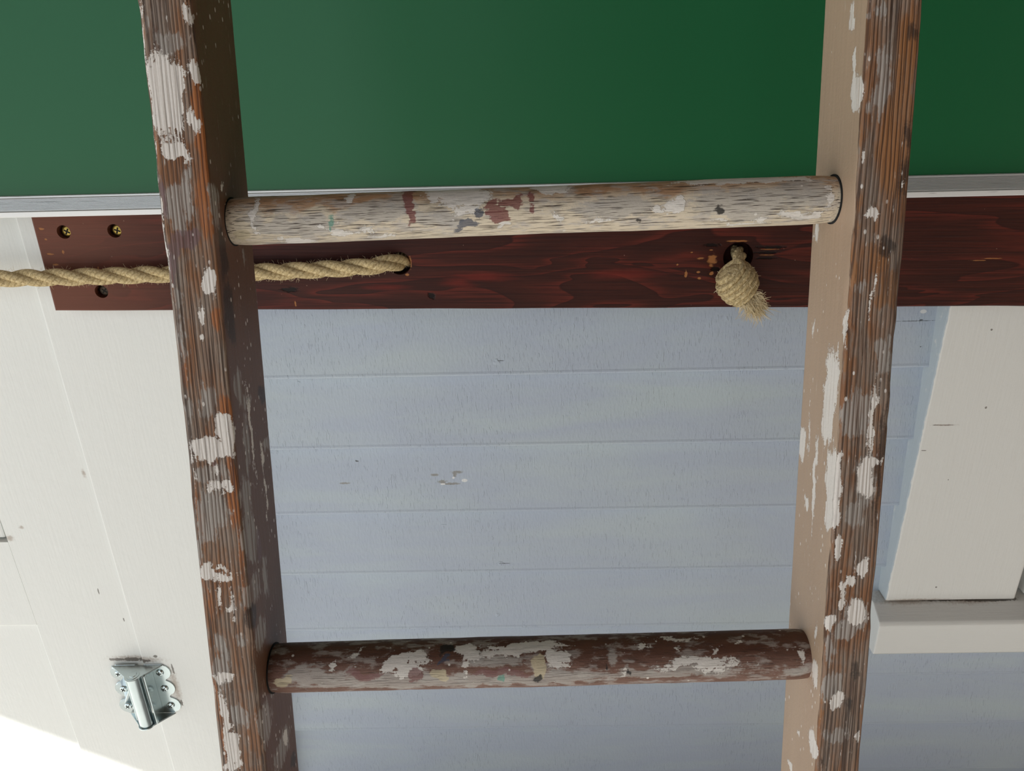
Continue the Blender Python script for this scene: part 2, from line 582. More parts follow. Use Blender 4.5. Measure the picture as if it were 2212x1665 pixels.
for bx in (-0.99, -0.30, 0.42, 1.10):
    cpart('wall_batten', box_mesh(bx - 0.03, bx + 0.03, -0.0449, -0.0215 if bx < -0.5 or bx > 0.6 else 0.001, 2.02 if bx > -0.5 and bx < 0.6 else 1.95, 2.04 if bx < -0.5 or bx > 0.6 else 2.10), M_plain)

# ------------------------------------------------------------------ dark stained board with holes
M_stain = Mat('dark_mahogany_stain', rough=0.42, spec=0.18)
_p = M_stain.obj()
_w = M_stain.noise(M_stain.scale(_p, (2.2, 1, 16)), 1.0, 3.0, 0.5, 0.6)
_fig = M_stain.node('ShaderNodeMath', {0: M_stain.math('MULTIPLY', _w, 9.0)}, operation='FRACT').outputs[0]
_fi = M_stain.noise(M_stain.scale(_p, (10, 10, 420)), 1.0, 4.0, 0.6)
_sc = M_stain.ramp(_fig, [(0.0, lin(58, 27, 20)), (0.55, lin(68, 30, 22)), (0.90, lin(94, 38, 28)), (0.94, lin(52, 22, 17)), (1.0, lin(58, 27, 20))])
_sc = M_stain.mix(M_stain.math('MULTIPLY', M_stain.step(_fi, 0.42, 0.68), 0.8), _sc, lin(46, 22, 17))
_redf = M_stain.step(M_stain.spots(_p, [(0.53, 0.036, .035, .013), (0.56, 0.043, .062, .010), (0.44, 0.030, .05, .006), (0.74, 0.046, .07, .010)],
                                   centred(M_stain, M_stain.noise(M_stain.scale(_p, (20, 1, 120)), 1.0, 3.0), 1.0)), 0.1, 0.9)
_sc = M_stain.mix(M_stain.math('MULTIPLY', _redf, 0.42), _sc, lin(132, 42, 32))
_x, _y, _z = M_stain.xyz(_p)
_end_sheen = M_stain.step(M_stain.math('ADD', _x, centred(M_stain, M_stain.noise(M_stain.scale(_p, (6, 1, 60)), 1.0, 3.0), 0.10)), 0.26, 0.0)
_sc = M_stain.mix(M_stain.math('MULTIPLY', _end_sheen, 0.85), _sc, lin(112, 68, 52))  # lighter left end: its reflected light painted into the stain
_wob = centred(M_stain, M_stain.noise(M_stain.scale(_p, (160, 160, 300)), 1.0, 3.0), 1.6)
_dark = M_stain.step(M_stain.spots(_p, [(0.925, 0.080, .022, .0025), (0.921, 0.0735, .020, .0022), (0.918, 0.066, .018, .002), (0.850, 0.083, .014, .003),
                                        (0.495, 0.0185, .006, .005), (0.858, 0.0525, .008, .004), (0.312, 0.028, .014, .004)], _wob), 0.0, 0.5)
_sc = M_stain.mix(_dark, _sc, lin(22, 12, 9))
_chip = M_stain.step(M_stain.spots(_p, [(0.8530, 0.0640, .0065, .010), (0.8535, 0.0465, .0035, .003), (0.8365, 0.0480, .0030, .002), (0.821, 0.0455, .0020, .007),
                                        (0.8380, 0.0400, .003, .0022), (0.8370, 0.0660, .006, .0016), (0.8500, 0.0765, .004, .0014), (0.880, 0.0880, .018, .0014),
                                        (0.922, 0.0772, .014, .0008), (0.922, 0.0700, .012, .0008), (0.8260, 0.0740, .0022, .0014), (0.8090, 0.0580, .0016, .0020),
                                        (0.3170, 0.0085, .0016, .005), (1.205, 0.0640, .018, .0009), (1.190, 0.0615, .012, .0008), (0.012, 0.0950, .003, .002),
                                        (0.013, 0.0760, .006, .0014), (0.070, 0.0560, .002, .004), (0.030, 0.0790, .002, .003), (0.016, 0.0620, .005, .0022),
                                        (0.010, 0.1080, .004, .002), (0.465, 0.0470, .003, .002), (0.47, 0.0625, .0022, .010)], _wob), 0.05, 0.5)
_sc = M_stain.mix(M_stain.math('MULTIPLY', _chip, 0.85), _sc, lin(168, 112, 66))
_dust = M_stain.step(M_stain.voro(M_stain.scale(_p, (1, 1, 1)), 46.0), 0.045, 0.02)
_sc = M_stain.mix(M_stain.math('MULTIPLY', _dust, 0.5), _sc, lin(150, 120, 104))
M_stain.color(_sc)
_h = M_stain.math('SUBTRACT', M_stain.math('MULTIPLY', _fi, 0.5), M_stain.math('MULTIPLY', _dark, 1.4))
_h = M_stain.math('SUBTRACT', _h, M_stain.math('MULTIPLY', _chip, 0.5))
M_stain.bump(_h, 0.5, 0.0012)
M_stain.rough(M_stain.math('ADD', 0.34, M_stain.math('MULTIPLY', _fi, 0.25)))

BX, BZ, BROT, BLEN, BH, BT = -0.6130, 1.0395, 0.0163, 1.74, 0.146, 0.0235
def board_mesh():
    holes = [(0.4560, 0.0616, 0.0147, 40), (0.8850, 0.0680, 0.0188, 44), (0.0372, 0.1040, 0.0086, 24), (0.1012, 0.1050, 0.0086, 24), (0.0672, 0.0262, 0.0086, 24)]
    c = 0.0028
    bm = bmesh.new()
    def loop(pts, y):
        vs = [bm.verts.new((x, y, z)) for x, z in pts]
        es = [bm.edges.new((vs[i], vs[(i + 1) % len(vs)])) for i in range(len(vs))]
        return vs, es
    def outline(o):
        # slightly wavy long edges
        P = []
        n = 80
        for i in range(n + 1):
            x = o + (BLEN - 2 * o) * i / n
            P.append((x, o + 0.0006 * mnoise.noise(Vector((x * 14, 0, 3)))))
        for i in range(n, -1, -1):
            x = o + (BLEN - 2 * o) * i / n
            P.append((x, BH - o))
        return P
    circ = [[(hx + r * math.cos(2 * math.pi * i / s), hz + r * math.sin(2 * math.pi * i / s)) for i in range(s)] for hx, hz, r, s in holes]
    fo, fe = loop(outline(c), -BT)
    hf = [loop(p, -BT) for p in circ]
    bmesh.ops.triangle_fill(bm, use_beauty=True, edges=fe + [e for _, es in hf for e in es])
    bo, be = loop(outline(0.0005), 0.0)
    hb = [loop(p, -0.0008) for p in circ]           # bores stop just short of the back
    for vs, _ in hb:
        bm.faces.new(vs)
    bmesh.ops.triangle_fill(bm, use_beauty=True, edges=be)
    mo = [bm.verts.new((x, -BT + 0.0008, z)) for x, z in outline(0.0008)]
    mo2 = [bm.verts.new((x, -BT + 0.0035, z)) for x, z in outline(0.0)]
    def bridge(A, B):
        for i in range(len(A)):
            j = (i + 1) % len(A)
            bm.faces.new((A[i], A[j], B[j], B[i]))
    bridge(fo, mo); bridge(mo, mo2); bridge(mo2, bo)
    for (a, _), (b, _) in zip(hf, hb):
        bridge(a, b)
    return from_bm(bm, 'wooden_board')
board = link('wooden_board', board_mesh(), M_stain, loc=(BX, -0.0203, BZ), rot=(0, BROT, 0))
tag(board, 'dark red-brown stained board with rope holes fixed below the chalkboard', 'board')

M_brass = Mat('yellow_zinc_screw', rough=0.35, metallic=0.9)
_p = M_brass.obj()
M_brass.color(M_brass.mix(M_brass.noise(_p, 260, 3.0), lin(196, 170, 92), lin(120, 96, 44)))
M_dull = Mat('tarnished_screw', rough=0.6, metallic=0.6)
M_dull.color(M_dull.mix(M_dull.noise(M_dull.obj(), 300, 3.0), lin(96, 82, 66), lin(48, 38, 30)))
M_slot = Mat('screw_recess_shadow', rough=0.9)
M_slot.color(M_slot.mix(M_slot.noise(M_slot.obj(), 200), (0.008, 0.007, 0.005, 1), (0.016, 0.013, 0.009, 1)))
def cross_mesh(r, w, d):
    return plate_mesh([(-w, -r), (w, -r), (w, -w), (r, -w), (r, w), (w, w), (w, r), (-w, r), (-w, w), (-r, w), (-r, -w), (-w, -w)], 0.0, d, 'xz', name='slot')
def screw(parent, loc, r, mat, flat=True, rot=0.0, name='screw'):
    prof = [(r * 0.45, 0.008), (r * 0.5, 0.003), (r, 0.0), (r, -0.0004), (r * 0.92, -0.0012), (r * 0.6, -0.0018), (r * 0.15, -0.0020)] if flat else \
           [(r * 0.5, 0.004), (r, 0.0), (r * 0.98, -0.0008), (r * 0.85, -0.0020), (r * 0.6, -0.0029), (r * 0.3, -0.0033), (r * 0.05, -0.0034)]
    s = link(name, lathe_mesh(prof, 20, 'y', name), mat, parent, True, loc=loc)
    d = -0.00195 if flat else -0.00325
    c = link('slot', cross_mesh(r * 0.55, r * 0.12, 0.0012), M_slot, s, loc=(0, d - 0.0003, 0), rot=(0, rot, 0))
    return s
screw(board, (0.0385, -BT + 0.0068, 0.1035), 0.0072, M_brass, True, 0.5)
screw(board, (0.1025, -BT + 0.0068, 0.1045), 0.0072, M_brass, True, 0.3)
screw(board, (0.0685, -BT + 0.0068, 0.0258), 0.0066, M_dull, True, 0.7)

# ------------------------------------------------------------------ rope
M_rope = Mat('hemp_rope_fibre', rough=0.85, spec=0.2)
_p = M_rope.obj()
_tw = M_rope.attr('twist')
_yarn = M_rope.math('SINE', _tw)
_f = M_rope.noise(_p, 420, 4.0, 0.65)
_rc = M_rope.ramp(_f, [(0.28, lin(146, 122, 84)), (0.5, lin(204, 182, 136)), (0.72, lin(228, 210, 170))])
_rc = M_rope.mix(M_rope.math('MULTIPLY', M_rope.step(_yarn, -0.55, -1.0), 0.35), _rc, lin(112, 88, 54))
M_rope.color(_rc)
M_rope.bump(M_rope.math('ADD', M_rope.math('MULTIPLY', _yarn, 0.45), _f), 0.7, 0.0012)
M_fibre = Mat('loose_hemp_fibre', rough=0.8, spec=0.2)
M_fibre.color(M_fibre.mix(M_fibre.noise(M_fibre.obj(), 90, 2.0), lin(206, 184, 138), lin(242, 228, 196)))

def strand_tube(pts, rad, sides, k_along, k_round):
    V, F = tube_data(pts, rad, sides)
    me = mesh_of(V, F, 'strand')
    acc = 0.0
    tw = np.zeros(len(V), dtype=np.float32)
    for i in range(len(pts)):
        if i:
            acc += (Vector(pts[i]) - Vector(pts[i - 1])).length
        for k in range(sides):
            tw[i * sides + k] = acc * k_along + k_round * 2 * math.pi * k / sides
    a = me.attributes.new('twist', 'FLOAT', 'POINT')
    a.data.foreach_set('value', tw)
    return me

def hairs(spec, rad, name):
    """spec: list of polylines; each becomes a thin three-sided fibre"""
    return mesh_of(*merge([tube_data(p, [rad, rad * 0.8, rad * 0.4][:len(p)] if len(p) == 3 else rad, 3) for p in spec]), name)

rope = empty('rope', (-0.157, -0.040, 1.0937))
tag(rope, 'three-strand tan rope running out of the small hole across the dark board', 'rope')
PATH = [(-0.1500, -0.0225, 1.0915), (-0.1535, -0.0340, 1.0930), (-0.1600, -0.0490, 1.0962), (-0.1720, -0.0575, 1.0968), (-0.1900, -0.0595, 1.0952),
        (-0.2480, -0.0592, 1.0922), (-0.3270, -0.0590, 1.0903), (-0.4520, -0.0588, 1.0901), (-0.5550, -0.0590, 1.0892), (-0.6600, -0.0592, 1.0890),
        (-0.8200, -0.0600, 1.0870), (-1.0500, -0.0610, 1.0830), (-1.5000, -0.0560, 1.0740), (-2.0000, -0.0300, 1.0640), (-2.3000, -0.0130, 1.0600)]
CL = catmull(PATH, 0.003)
ROPE_R, STR_R, LAY = 0.0054, 0.0058, 0.114
def lay(cl, n_str, off, lay_len, phase=0.0):
    n = len(cl)
    tang = [(cl[min(i + 1, n - 1)] - cl[max(i - 1, 0)]).normalized() for i in range(n)]
    ref = Vector((0, 0, 1))
    out = [[] for _ in range(n_str)]
    acc = 0.0
    for i in range(n):
        if i:
            acc += (cl[i] - cl[i - 1]).length
        t = tang[i]
        nr = (ref - t * ref.dot(t)).normalized()
        bn = t.cross(nr)
        for s in range(n_str):
            a = phase + 2 * math.pi * (acc / lay_len + s / n_str)
            out[s].append(cl[i] + nr * (off * math.cos(a)) + bn * (off * math.sin(a)))
    return out
PINV = Matrix.Translation((0.157, 0.040, -1.0937))
for st in lay(CL, 3, ROPE_R, LAY):
    o = link('strand', strand_tube(st, [STR_R * (1 + 0.06 * mnoise.noise(p * 60)) for p in st], 12, 900.0, 3), M_rope, rope, True)
    o.matrix_parent_inverse = PINV
hp = []
for _ in range(900):
    i = random.randrange(4, min(len(CL) - 2, 230))
    c = CL[i]
    t = (CL[i + 1] - CL[i - 1]).normalized()
    a = random.uniform(0, 2 * math.pi)
    nr = (Vector((0, 0, 1)) - t * t.z).normalized()
    d = nr * math.cos(a) + t.cross(nr) * math.sin(a)
    b = c + d * 0.0098
    if b.y > -0.0455 and b.x < -0.172:
        continue
    q = d + t * random.uniform(-1.2, 1.2) + Vector((random.uniform(-.5, .5), random.uniform(-.5, .2), random.uniform(-.5, .5)))
    L = random.uniform(0.002, 0.0062)
    m_ = b + q.normalized() * L * 0.55
    e = m_ + (q.normalized() + t * random.uniform(-.8, .8)).normalized() * L * 0.5
    hp.append([b, m_, e])
o = link('loose_fibres', hairs(hp, 0.00016, 'loose_fibres'), M_fibre, rope)
o.matrix_parent_inverse = PINV
o['kind'] = 'stuff'

# the knotted, frayed end in the large hole
knot = empty('rope_knot', (0.272, -0.044, 1.0925))
tag(knot, 'knotted rope end with frayed tuft hanging from the large splintered hole', 'rope')
KINV = Matrix.Translation((-0.272, 0.044, -1.0925))
def kpart(name, me, mat, smooth=True):
    o = link(name, me, mat, knot, smooth)
    o.matrix_parent_inverse = KINV
    return o
KC = Vector((0.2675, -0.0690, 1.0665))
KA = Vector((0.62, -0.10, -0.78)).normalized()             # axis of the wraps, towards the frayed tail
KU = (Vector((0, -1, 0)) - KA * KA.dot(Vector((0, -1, 0)))).normalized()
KV = KA.cross(KU)
# neck from the hole
neck = catmull([(0.276, -0.0225, 1.096), (0.2745, -0.040, 1.094), (0.2725, -0.055, 1.0895), (0.2665, -0.066, 1.078)], 0.002)
for st in lay(neck, 3, 0.0042, 0.06, 0.6):
    kpart('neck_strand', strand_tube(st, 0.0048, 10, 900.0, 3), M_rope)
# filler body
V, F = [], []
NS, NT = 18, 28
for i in range(NS + 1):
    s = -1 + 2 * i / NS
    rr = 0.0212 * math.sqrt(max(0.0, 1 - abs(s) ** 2.4)) + 0.0006
    for k in range(NT):
        a = 2 * math.pi * k / NT
        V.append(KC + KA * (s * 0.0235) + (KU * math.cos(a) * 0.95 + KV * math.sin(a)) * rr)
for i in range(NS):
    for k in range(NT):
        j = (k + 1) % NT
        F.append((i * NT + k, i * NT + j, (i + 1) * NT + j, (i + 1) * NT + k))
F.append(tuple(range(NT))[::-1]); F.append(tuple(NS * NT + k for k in range(NT)))
me = mesh_of(V, F, 'knot_core')
a = me.attributes.new('twist', 'FLOAT', 'POINT')
a.data.foreach_set('value', np.zeros(len(V), dtype=np.float32))
kpart('knot_core', me, M_rope)
# wraps: yarns wound round the core, a little slanted
TURNS = 5.6
for ph in (0.0,):
    P = []
    n = 300
    for i in range(n + 1):
        t = i / n
        s = -0.86 + 1.70 * t
        rr = 0.0214 * math.sqrt(max(0.02, 1 - abs(s) ** 2.4)) + 0.0012
        a = ph + 2 * math.pi * TURNS * t
        sl = 0.0038 * math.cos(a - 0.8)
        P.append(KC + KA * (s * 0.0235 + sl) + (KU * math.cos(a) * 0.95 + KV * math.sin(a)) * rr)
    R_ = [0.0040 * (1 + 0.14 * mnoise.noise(p * 120)) for p in P]
    kpart('wrap', strand_tube(P, R_, 10, 650.0, 2), M_rope)
# frayed tail: a bundle of fibres
T0 = KC + KA * 0.020 + Vector((0.001, -0.008, 0))
hp = []
for i in range(560):
    u = random.random()
    base = T0 + KA * random.uniform(-0.004, 0.016) + Vector((random.gauss(0, .0042), random.gauss(0, .0040), random.gauss(0, .0035)))
    down = Vector((random.gauss(0.28, 0.5), random.gauss(-0.15, 0.4), -1.0 + random.uniform(-0.1, 0.6))).normalized()
    L = random.uniform(0.007, 0.026)
    mid = base + down * L * 0.55 + Vector((random.gauss(0, .001), random.gauss(0, .001), 0))
    end = mid + (down + Vector((random.gauss(0.1, .55), random.gauss(-.1, .4), random.gauss(0, .4)))).normalized() * L * 0.45
    hp.append([base, mid, end])
for i in range(260):                        # bristling short ends on the right flank of the tail
    base = T0 + KA * random.uniform(-0.006, 0.012) + Vector((random.uniform(0.000, 0.011), random.uniform(-.010, .002), random.uniform(-0.012, .008)))
    d = Vector((random.gauss(0.75, 0.4), random.gauss(-0.5, 0.4), random.gauss(-0.05, 0.5))).normalized()
    L = random.uniform(0.004, 0.011)
    mid = base + d * L * 0.5
    hp.append([base, mid, mid + (d + Vector((random.gauss(0, .5), 0, random.gauss(0, .5)))).normalized() * L * 0.5])
for i in range(140):                        # strays round the knot
    a = random.uniform(0, 6.28); s = random.uniform(-.9, .9)
    rr = 0.0230 * math.sqrt(1 - abs(s) ** 2.4)
    d = KU * math.cos(a) + KV * math.sin(a)
    base = KC + KA * (s * 0.0235) + d * rr
    q = (d + KA * random.gauss(0, .8) + Vector((random.gauss(0, .4), -.2, random.gauss(0, .4)))).normalized()
    L = random.uniform(0.002, 0.008)
    mid = base + q * L * 0.6
    hp.append([base, mid, mid + (q + Vector((random.gauss(0, .5), 0, random.gauss(0, .5)))).normalized() * L * 0.4])
fr = kpart('frayed_tuft', hairs(hp, 0.00040, 'frayed_tuft'), M_fibre, False)
fr['kind'] = 'stuff'

# ------------------------------------------------------------------ spring hinge
M_zinc = Mat('bright_zinc_steel', rough=0.22, metallic=1.0)
M_zinc.color(M_zinc.mix(M_zinc.noise(M_zinc.obj(), 40, 2.0), lin(206, 216, 216), lin(186, 200, 202)))
M_zinc.rough(M_zinc.math('ADD', 0.16, M_zinc.math('MULTIPLY', M_zinc.noise(M_zinc.obj(), 90, 2.0), 0.14)))
hinge = empty('spring_hinge', (-0.652, -0.022, 0.300))
tag(hinge, 'shiny steel spring hinge with scalloped leaves on the white door edge', 'hinge')
HINV = Matrix.Translation((0.652, 0.022, -0.300))
def hpart(name, me, mat=M_zinc, smooth=False):
    o = link(name, me, mat, hinge, smooth)
    o.matrix_parent_inverse = HINV
    return o
def leaf_outline(inner, bumps, base, sgn):
    pts = []
    z0, z1 = 0.3035, 0.4125
    n = 72
    for i in range(n + 1):
        z = z0 + (z1 - z0) * i / n
        xo = base
        for cx_, cz_, r in bumps:
            d = r * r - (z - cz_) ** 2
            if d > 0:
                v = cx_ + sgn * math.sqrt(d)
                xo = max(xo, v) if sgn > 0 else min(xo, v)
        pts.append((xo, z))
    pts.append((inner, z1)); pts.append((inner, z0))
    return pts
rleaf = [(-0.6195, 0.3955, 0.0165), (-0.6190, 0.3600, 0.0165), (-0.6170, 0.3215, 0.0165)]
lleaf = [(-0.6875, 0.3955, 0.0165), (-0.6880, 0.3600, 0.0165), (-0.6895, 0.3215, 0.0165)]
lf = hpart('leaf', plate_mesh(leaf_outline(-0.645, rleaf, -0.6145, 1), -0.0202, -0.0222, 'xz', 0.0006))
lf2 = hpart('leaf', plate_mesh(leaf_outline(-0.659, lleaf, -0.6915, -1), -0.0202, -0.0222, 'xz', 0.0006))
hpart('barrel', lathe_mesh([(0.0100, 0.3045), (0.0116, 0.3055), (0.0116, 0.4085), (0.0105, 0.4095)], 40), smooth=False).location = (-0.652, -0.0445, 0)
for p in hinge.children[-1].data.polygons:
    p.use_smooth = abs(p.normal.z) < 0.5
def fan(zb, zt, xl, xr):
    P = [(xl, -0.0224), (xr, -0.0224)]
    for i in range(17):
        a = math.radians(-8 - 164 * i / 16)
        P.append((-0.652 + 0.0132 * math.cos(a), -0.0455 + 0.0132 * math.sin(a)))
    return plate_mesh(P, zb, zt, 'xy', 0.0004)
hpart('cap_plate', fan(0.4096, 0.4118, -0.6995, -0.6130))
hpart('cap_plate', fan(0.3018, 0.3044, -0.6905, -0.6120))
hpart('pivot_cap', lathe_mesh([(0.0100, 0.4118), (0.0098, 0.4126), (0.0060, 0.4128), (0.0056, 0.4136), (0.0010, 0.4138)], 28), smooth=False).location = (-0.652, -0.0445, 0)
hpart('pivot_cap', lathe_mesh([(0.0060, 0.2990), (0.0095, 0.2996), (0.0100, 0.3018)], 28), smooth=False).location = (-0.652, -0.0445, 0)
hpart('flange', box_mesh(-0.6345, -0.6325, -0.0470, -0.0221, 0.3045, 0.4095, 0.0004, 1))
hpart('flange', box_mesh(-0.6715, -0.6695, -0.0400, -0.0221, 0.3045, 0.4095, 0.0004, 1))
for x, z, r in [(-0.6205, 0.3950, .1), (-0.6200, 0.3600, .5), (-0.6170, 0.3215, .8), (-0.6900, 0.3950, .3), (-0.6895, 0.3600, .6), (-0.6905, 0.3215, .9)]:
    s = screw(hinge, (x, -0.0223, z), 0.0068, M_zinc, False, r)
    s.matrix_parent_inverse = HINV

# ------------------------------------------------------------------ the ladder
# paint, wear and lit-edge marks in millimetres: (layer, across, along, half width, half length, turn); on a stile "across" counts from the
# inner front corner, outward over the front face (+) and back over the inner face (-); on a rung it is (along, round)
LEFT_PAINT_RIM = [
    ('white',20.1,1358.3,10.9,23.4,0), ('white',2.7,1371.2,3.6,4.8,0), ('white',5.6,1344.0,2.1,6.9,0), ('white',17.5,1330.3,7.9,4.0,0), ('white',11.7,1325.9,2.4,6.8,0),
    ('white',2.3,1400.9,2.0,5.6,0), ('white',29.4,1401.5,1.3,5.9,0), ('grey',25.2,1394.4,2.3,5.2,0), ('grey',15.9,1385.9,8.7,5.2,0), ('orange',1.6,1346.8,3.4,27.4,0),
    ('orange',28.9,1329.6,1.3,7.5,0), ('orange',29.6,1391.4,1.3,5.2,0), ('orange',0.5,1319.4,3.7,10.1,0), ('orange',4.0,1296.4,3.2,18.2,0), ('grey',12.6,1305.6,3.2,14.1,0),
    ('grey',19.4,1296.8,5.9,14.3,0), ('red',26.4,1303.4,2.4,11.6,0), ('red',16.6,1278.5,9.7,5.3,0), ('red',25.6,1268.1,3.8,12.0,0), ('white',30.1,1282.7,0.8,15.8,0),  # the last white strip paints in the lit outer edge
    ('white',3.9,1254.8,4.3,8.1,0), ('grey',24.3,1244.7,3.0,8.7,0), ('grey',25.7,1222.1,3.0,12.5,0), ('white',12.0,1234.7,2.5,4.1,0), ('white',15.3,1221.8,2.2,1.7,0),
    ('grey',13.5,1185.3,5.0,10.3,0), ('grey',25.6,1177.2,3.7,4.0,0), ('white',14.6,1154.9,14.2,7.0,0), ('white',4.9,1169.6,4.8,7.0,0), ('white',2.2,1157.6,3.4,10.6,0),
    ('red',11.9,1150.8,1.1,5.0,20), ('grey',17.5,1138.1,11.4,7.7,0), ('white',12.1,1128.5,8.6,2.1,0), ('white',13.0,1140.1,1.1,3.6,0), ('grey',18.7,1115.3,11.0,12.2,0),
    ('orange',2.8,1139.1,3.4,13.4,0), ('orange',2.8,1117.5,3.5,13.7,0), ('orange',2.2,1177.9,4.2,10.4,0), ('orange',1.9,1231.5,3.0,6.0,0), ('orange',26.7,1250.7,1.1,10.8,0),
    ('orange',26.1,1213.7,1.1,16.8,0), ('orange',27.1,1117.9,1.2,12.2,0), ('orange',26.2,1055.7,1.2,19.3,0), ('orange',27.2,986.8,1.2,20.4,0), ('orange',25.9,952.5,1.5,17.5,0),
    ('grey',20.9,1104.4,6.4,10.4,0), ('white',23.6,1072.8,4.1,4.7,0), ('white',16.0,1068.6,7.1,2.5,20), ('white',12.3,1073.2,8.2,0.9,25), ('white',18.9,1057.2,1.2,5.4,0),
    ('white',10.2,1052.9,0.9,5.8,0), ('white',12.7,1047.8,2.4,1.3,0), ('white',10.3,1042.0,1.2,1.9,0), ('grey',21.0,1023.9,4.2,6.6,0), ('grey',7.6,1026.0,2.7,3.3,0),
    ('grey',21.8,1006.8,6.0,13.3,0), ('white',19.9,999.1,6.7,2.7,0), ('white',23.9,973.8,2.8,15.1,0), ('white',21.3,962.1,3.1,2.4,0), ('grey',13.8,970.3,5.2,7.5,0),
    ('white',21.3,945.9,5.0,11.9,0), ('white',24.6,934.0,4.4,2.8,0), ('orange',0.3,1083.0,1.8,18.8,0), ('orange',0.7,1053.1,1.5,12.8,0), ('grey',28.5,1090.3,3.5,12.4,0),
    ('white',31.5,1312.4,0.8,23.1,0), ('white',29.9,1393.3,0.8,14.2,0), ('white',29.7,1278.7,0.7,15.8,0), ('white',27.9,1144.9,0.7,7.4,0), ('white',31.0,1350.0,0.8,14.8,0),  # white outer-edge strips: worn paint, with the bright lit rim painted in
    ('grey',-16.6,1189.8,6.2,10.0,0), ('grey',-25.9,1178.3,8.1,4.0,0), ('white',-30.2,1157.3,2.0,26.0,0), ('grey',-19.1,1152.4,4.7,19.8,0), ('dark',-57.4,1175.6,9.2,5.5,0),
    ('white',-67.6,1162.9,4.7,3.7,0), ('grey',-11.8,1115.2,8.6,15.5,0), ('white',-46.2,1108.4,1.4,15.1,0), ('white',-46.7,1135.5,1.8,9.0,0), ('grey',-56.4,1139.5,6.4,2.8,0),
    ('dark',-12.0,1235.0,7.4,19.0,0), ('grey',-5.0,1297.2,6.3,11.8,0), ('dark',-10.6,1272.5,5.8,16.0,0), ('white',-17.9,1311.9,2.2,1.6,0), ('white',-20.7,1288.9,1.2,7.6,0),
    ('grey',-44.7,1266.2,3.3,5.2,0), ('grey',-12.2,1090.6,12.0,18.8,0), ('grey',-30.9,1054.4,4.3,13.1,0), ('grey',-9.0,1055.2,12.0,8.6,0), ('dark',-2.6,1040.8,5.4,7.1,0),
    ('grey',-12.8,1021.9,9.0,11.6,0), ('grey',-24.7,979.6,4.3,9.0,0), ('grey',-6.3,962.2,10.6,12.9,0), ('grey',-32.9,920.8,15.8,10.5,0), ('dark',-54.0,898.1,6.0,6.5,0),
    ('white',-41.8,921.2,5.7,5.7,0), ('red',-25.2,1078.9,5.0,11.7,0),
]
